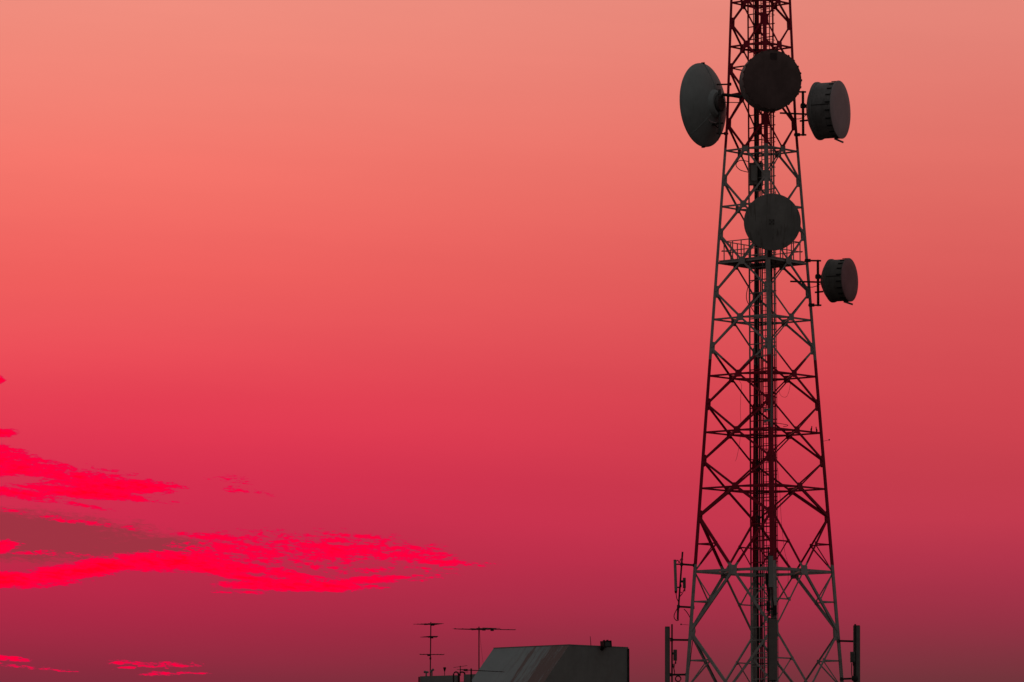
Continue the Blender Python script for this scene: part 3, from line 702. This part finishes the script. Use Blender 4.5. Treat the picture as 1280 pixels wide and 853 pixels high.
# birds on the red brace
def bird(label, px, row, face):
    i = 0; Yb = None
    # find the point of the front-right horizontal brace under this column
    z = ZK[KROWS.index(541)]; p, q = corner(0, z), corner(1, z); best = min((abs(640 + FPX * ((p + (q - p) * k / 200).x) / ((p + (q - p) * k / 200 - CAM).dot(FW)) - px), k) for k in range(201))[1]
    c = p + (q - p) * (best / 200) - NF[0] * .04 + V((0, 0, .024))
    mb = MB(); B = Matrix.Translation(c) @ Matrix.Rotation(face, 4, 'Z')
    Bb = B @ Matrix.Translation((0, 0, .05)) @ Matrix.Rotation(R(-48), 4, 'Y') @ Matrix.Translation((0, 0, -.06)) @ Matrix.Scale(1.05, 4)
    def ringed(path):
        n = 10; P = []; F = []
        for (x, z_, rx, rz) in path:
            for k in range(n):
                a = 2 * math.pi * k / n; P.append(Bb @ V((x, math.cos(a) * rx, z_ + math.sin(a) * rz)))
        for i_ in range(len(path) - 1):
            for k in range(n): F.append((i_ * n + k, i_ * n + (k + 1) % n, (i_ + 1) * n + (k + 1) % n, (i_ + 1) * n + k))
        F.append(tuple(range(n))); F.append(tuple(range((len(path) - 1) * n, len(path) * n))[::-1]); mb.add(P, F, True)
    # tail, belly, breast, neck, head, beak as one skin
    ringed([(-.10, .012, .012, .004), (-.06, .03, .014, .007), (-.035, .045, .024, .02), (0, .068, .034, .036), (.022, .09, .032, .034), (.034, .115, .022, .022), (.042, .132, .023, .022), (.055, .138, .018, .016), (.064, .136, .007, .006), (.082, .132, .001, .001)])
    for sgn in (-1, 1): mb.tube([B @ V((.005, .012 * sgn, .04)), B @ V((.012, .012 * sgn, -.004))], .004, 5)
    tag(mb.build('bird', M['bird']), label, 'bird', 'birds perched on the tower')
bird('dark bird perched on the red brace, further from the tower leg', 1015.0, 538, R(200))
bird('dark bird perched on the red brace, close to the right tower leg', 1022.3, 539, R(-20))

# small ball-tipped rods sticking out of the legs
def spike(label, p, q, r):
    t = thing('ball_tipped_rod', label, 'sensor rod', p, 'ball-tipped rods on the legs')
    mb = MB(); mb.tube([p, q], .006, 5); mb.build('rod', M['cable'], t)
    mb = MB(); mb.lathe([(0, -r), (r * .7, -r * .7), (r, 0), (r * .7, r * .7), (0, r)], Matrix.Translation(q), 10); mb.build('ball', M['cable'], t)
spike('thin rod with a ball tip on the right leg in the red band', at(1029, 551.8, TY), at(1036.5, 550, TY), .026)
spike('thin rod with a ball tip on the left leg between the panels', at(861, 781.5, TY), at(851.3, 780.6, TY), .026)

# ------------------------------------------------------------------ house with a sloping stair head, behind
HY = 170.0
cA, cB = V((-.7071, .7071, 0)), V((.7071, .7071, 0))       # along the sloping side, along the end wall
top0 = at(711.5, 806.6, HY)
LA, LB = 3.80, 3.02
house = thing('apartment_building', 'grey plastered building with a sloping stair head behind the antennas', 'building', (top0.x, HY, 0))
zt = top0.z; DZ = 2.3; DN = DZ * .95                       # the slope runs out DN while it drops DZ
nrm = -cB
A0, A1 = top0, top0 + cA * LA; B1 = top0 + cB * LB; D1 = A1 + cB * LB
S0, S1 = A0 + nrm * DN - V((0, 0, DZ)), A1 + nrm * DN - V((0, 0, DZ))
g0 = lambda p: V((p.x, p.y, 0))
mb = MB(); mb.add([A0, A1, S1, S0], [(0, 1, 2, 3)])
slope = mb.build('sloping_wall', M['roofslope'], house)
uvl = slope.data.uv_layers.new(name='UVMap'); W_ = LA; H_ = math.hypot(DZ, DN)
UVS = [(W_, H_), (0, H_), (0, 0), (W_, 0)]
for lp in slope.data.loops: uvl.data[lp.index].uv = UVS[lp.vertex_index]
mb = MB(); mb.add([A0, B1, g0(B1), g0(S0), S0, A1, D1, g0(D1), g0(S1), S1],
                  [(0, 4, 3, 2, 1), (5, 6, 7, 8, 9), (4, 9, 8, 3), (1, 2, 7, 6), (0, 1, 6, 5)])
mb.build('wall', M['wall'], house)
# coping along the top edges and corner pipe
mb = MB(); mb.bar(A1 + V((0, 0, .012)) + cB * .04, A0 + V((0, 0, .012)) + cB * .04, .10, .035); mb.build('coping', M['wall'], house)
mb = MB(); mb.bar(A0 + V((0, 0, .01)) + cA * .05, B1 + V((0, 0, .01)) + cA * .05, .12, .035); mb.build('coping', M['wall'], house)
mb = MB(); p = B1 + V((.01, -.035, -.03)); mb.tube([p, g0(p)], .035, 8); mb.build('downpipe', M['dark'], house)
# lower wing with parapet, further back on the left
pl = at(525.0, 845.6, HY + 4.5); pr_dir = (V((.8, -.6, 0))).normalized()
zp = pl.z
def along(px):                                             # distance along the parapet to a photograph column
    best = min((abs(640 + FPX * ((pl + pr_dir * (k * .01)).x) / ((pl + pr_dir * (k * .01) - CAM).dot(FW)) - px), k) for k in range(0, 500))
    return best[1] * .01
pn = V((pr_dir.y, -pr_dir.x, 0))
if pn.y > 0: pn = -pn
def para(s0, s1, zlow, zhigh, th=.18):
    a, b = pl + pr_dir * s0, pl + pr_dir * s1
    m_ = MB(); m_.hexa([V((a.x, a.y, zlow)), V((b.x, b.y, zlow)), V((b.x, b.y, zlow)) - pn * th, V((a.x, a.y, zlow)) - pn * th,
                        V((a.x, a.y, zhigh)), V((b.x, b.y, zhigh)), V((b.x, b.y, zhigh)) - pn * th, V((a.x, a.y, zhigh)) - pn * th]); return m_
s1, s2, s3 = along(570.8), along(573.8), along(612)
para(0, s1, zp - 1.0, zp).build('parapet', M['wall'], house)
para(s1, along(579.8), zp - 1.0, zp - .12 if False else zp - .24, .17).build('parapet', M['wall'], house)
para(along(579.8), s3, zp - 1.0, zp + .02).build('parapet', M['wall'], house)
bx = [pl, pl + pr_dir * s3, pl + pr_dir * s3 - pn * 6, pl - pn * 6]
mb = MB(); q = [V((p.x, p.y, 0)) + pn * (.06 if k < 2 else 0) for k, p in enumerate(bx)]; q2 = [V((p.x, p.y, zp - 1.0)) for p in q]
mb.hexa(q + q2); mb.build('wing_wall', M['wall'], house)
mb = MB(); p = pl + pn * .03 + pr_dir * -.02; mb.tube([V((p.x, p.y, zp - .02)), V((p.x, p.y, 0))], .028, 8); mb.build('downpipe', M['dark'], house)
# lower porch in front that carries the small aerial
pq = at(589, 905, HY - 3.6); mb = MB(); mb.box(V((pq.x, pq.y, pq.z / 2)), (1.4, 1.1, pq.z / 2)); mb.build('porch_wall', M['wall'], house)
# looped ladder handrails over the parapet
Yh = (pl + pr_dir * s1).y - .25
for x0, x1, rowb in ((566.9, 573.2, 900), (574.0, 581.2, 900)):
    r_ = (x1 - x0) / 2; cx = (x0 + x1) / 2
    pts = [at(x0, 900, Yh), at(x0, 843.8, Yh)] + [at(cx - math.cos(math.pi * k / 8) * r_, 843.8 - math.sin(math.pi * k / 8) * 3.6, Yh + .06 * k / 8) for k in range(1, 8)] + [at(x1, 843.8, Yh + .06), at(x1 - .2, 900 if x0 < 570 else 847, Yh + .1)]
    m_ = MB(); m_.tube(pts, .028, 8); m_.build('ladder_handrail', M['cable'], house)

# things standing on the roof
def yagi(t, c, boom, blen, elems, span0, span1, el_r=.009, boom_r=.014, tiltz=0.0):
    b = boom.normalized(); e = V((0, 0, 1)).cross(b).normalized()
    m_ = MB(); m_.tube([c - b * blen / 2, c + b * blen / 2 + V((0, 0, tiltz))], boom_r, 6); m_.build('boom', M['alu'], t)
    for k in range(elems):
        f = k / (elems - 1); p = c + b * (blen * (f - .5)) + V((0, 0, .012 + tiltz * f)); s = span0 + (span1 - span0) * f
        m_ = MB(); m_.tube([p - e * s / 2, p + e * s / 2], el_r, 5); m_.build('element', M['alu'], t)
    p = c + b * (blen * .12) + V((0, 0, -.02)); m_ = MB(); m_.box(p, (.06, .06, .035)); m_.build('junction_box', M['dark'], t)
GA = 'television aerials on the roof'
Y1 = HY + 4.37
t = thing('television_aerial', 'tall television aerial with three stacked arrays on the left parapet', 'television aerial', at(537.8, 846, Y1), GA)
mb = MB(); mb.tube([at(537.8, 848, Y1), at(538.6, 777.8, Y1)], .02, 8); mb.build('mast', M['dark'], t)
yagi(t, at(538.9, 780.6, Y1 - .1), V((.55, -.83, 0)), .9, 6, .95, .5)
yagi(t, at(538.8, 796.5, Y1 - .1), V((.25, -.97, 0)), .8, 6, .62, .34)
yagi(t, at(539.8, 818.4, Y1 - .1), V((-.98, -.2, 0)), .88, 8, .34, .26)
mb = MB(); mb.lathe([(0, -.04), (.035, -.035), (.035, .035), (0, .04)], Matrix.Translation(at(538, 823.3, Y1)), 8); mb.build('mast_clamp', M['dark'], t)
Y2 = HY + 4.1
t = thing('television_aerial', 'wide television aerial on a single mast left of the sloping wall', 'television aerial', at(598.7, 884, Y2), GA)
mb = MB(); mb.tube([at(598.7, 884, Y2), at(598.7, 783.5, Y2)], .02, 8); mb.build('mast', M['dark'], t)
yagi(t, at(602, 786.7, Y2 - .15), V((.55, -.84, 0)), 1.3, 5, 1.15, .75, .010)
yagi(t, at(606, 786.9, Y2 - .12), V((.96, .28, 0)), 2.3, 9, .42, .2, .007)
wires(t, [(Y2 - .05, [(599.5, 788), (601, 805), (603, 822), (604, 830)])], .004)
Y3 = HY - 3.6
t = thing('television_aerial', 'low television aerial with a long boom crossing the sloping wall', 'television aerial', at(589, 853, Y3), GA)
mb = MB(); mb.tube([at(589, 905, Y3), at(589, 835.8, Y3)], .026, 8); mb.build('mast', M['dark'], t)
b0, b1 = at(575, 837.3, Y3 + .2), at(629, 840, Y3 - .6)
mb = MB(); mb.tube([b0, b1], .018, 6, .012); mb.build('boom', M['alu'], t)
bd = (b1 - b0).normalized()
for k in range(13):
    f = k / 12; p = b0 + (b1 - b0) * f; s = .42 - .2 * f; e = V((-bd.y, bd.x, 0)).normalized()
    mb = MB(); mb.tube([p - e * s / 2, p + e * s / 2], .008, 5); mb.build('element', M['alu'], t)
mb = MB(); mb.tube([at(575.3, 845, Y3 + .2), at(575.3, 832.6, Y3 + .2)], .018, 6); mb.build('reflector_post', M['alu'], t)
for x0, r0, x1, r1 in ((567, 834.6, 584, 832.2), (569, 840.8, 585, 840.3)):
    mb = MB(); mb.tube([at(x0, r0, Y3 + .55), at(x1, r1, Y3 - .1)], .008, 5); mb.build('element', M['alu'], t)
mb = MB(); mb.box(at(582, 837.8, Y3 + .1), (.07, .06, .035)); mb.build('junction_box', M['dark'], t)

# floodlight on the stair head
fy = top0 + cB * 1.9
Yq = fy.y - .25
c = at(757.2, 805.4, Yq)
t = thing('floodlight', 'black box floodlight on the top edge of the end wall', 'floodlight', at(752, 811, Yq))
fm = Matrix.Translation(c) @ Matrix.Rotation(R(24), 4, 'Z') @ Matrix.Rotation(R(-4), 4, 'Y')
mb = MB(); mb.box((0, 0, 0), (.15, .14, .115), fm); mb.build('housing', M['cable'], t)
mb = MB(); mb.box((0.02, -.146, 0), (.115, .008, .085), fm); mb.build('lens', M['glass'], t)
mb = MB(); mb.box((0, -.15, .105), (.15, .03, .012), fm); mb.box((0, -.15, -.105), (.15, .03, .012), fm); mb.box((.14, -.15, 0), (.012, .03, .1), fm); mb.box((-.14, -.15, 0), (.012, .03, .1), fm); mb.build('visor', M['cable'], t)
for s in (-.06, .07):
    mb = MB(); mb.box((s, .0, .13), (.018, .06, .02), fm); mb.build('vent', M['cable'], t)
mb = MB(); mb.bar(c + V((-.14, .06, -.09)), at(750.5, 812.5, Yq + .1), .11, .09); mb.bar(c + V((-.1, 0, -.1)), at(751.5, 812.6, Yq + .12), .07, .1); mb.build('bracket', M['cable'], t)
# thin rod on the roof edge
mb = MB(); mb.tube([at(738.6, 808.5, HY + .8), at(738.4, 803, HY + .8), at(737.7, 795.5, HY + .8)], .015, 5, .009)
tag(mb.build('roof_rod', M['cable']), 'thin upright rod on the roof edge left of the floodlight', 'rod')
# grey spotlights on the parapet
def spot(label, px, row, yaw):
    Ys = HY + 4.4 - (px - 533) * .016; base = at(px, 846, Ys); c = at(px, row, Ys)
    t = thing('spotlight', label, 'spotlight', base, 'spotlights on the left parapet')
    m_ = MB(); m_.bar(base, V((base.x, base.y, c.z)), .055, .055, V((1, 0, 0))); m_.build('post', M['greycable'], t)
    q = Matrix.Translation(c) @ Matrix.Rotation(yaw, 4, 'Y') @ Matrix.Rotation(R(90), 4, 'Y')
    m_ = MB(); m_.lathe([(0, -.09), (.03, -.085), (.038, -.02), (.045, .09), (.04, .09), (0, .075)], q, 14); m_.build('lamp_head', M['greycable'], t)
spot('stubby grey spotlight aimed left on the parapet, left of the aerial mast', 532.8, 840.3, R(186))
spot('small grey spotlight tilted up on the parapet, right of the aerial mast', 539.8, 838.6, R(-40))
Ys = HY + 4.06
t = thing('post_lamp', 'small dark funnel-shaped lamp on a thin post on the parapet', 'lamp', at(555.7, 846, Ys))
mb = MB(); mb.tube([at(555.7, 847, Ys), at(555.8, 839, Ys)], .013, 6); mb.build('post', M['cable'], t)
mb = MB(); mb.lathe([(0, -.07), (.02, -.07), (.03, -.03), (.055, .05), (.055, .07), (.04, .085), (0, .085)], Matrix.Translation(at(555.8, 837.2, Ys)), 14); mb.build('lamp_head', M['cable'], t)
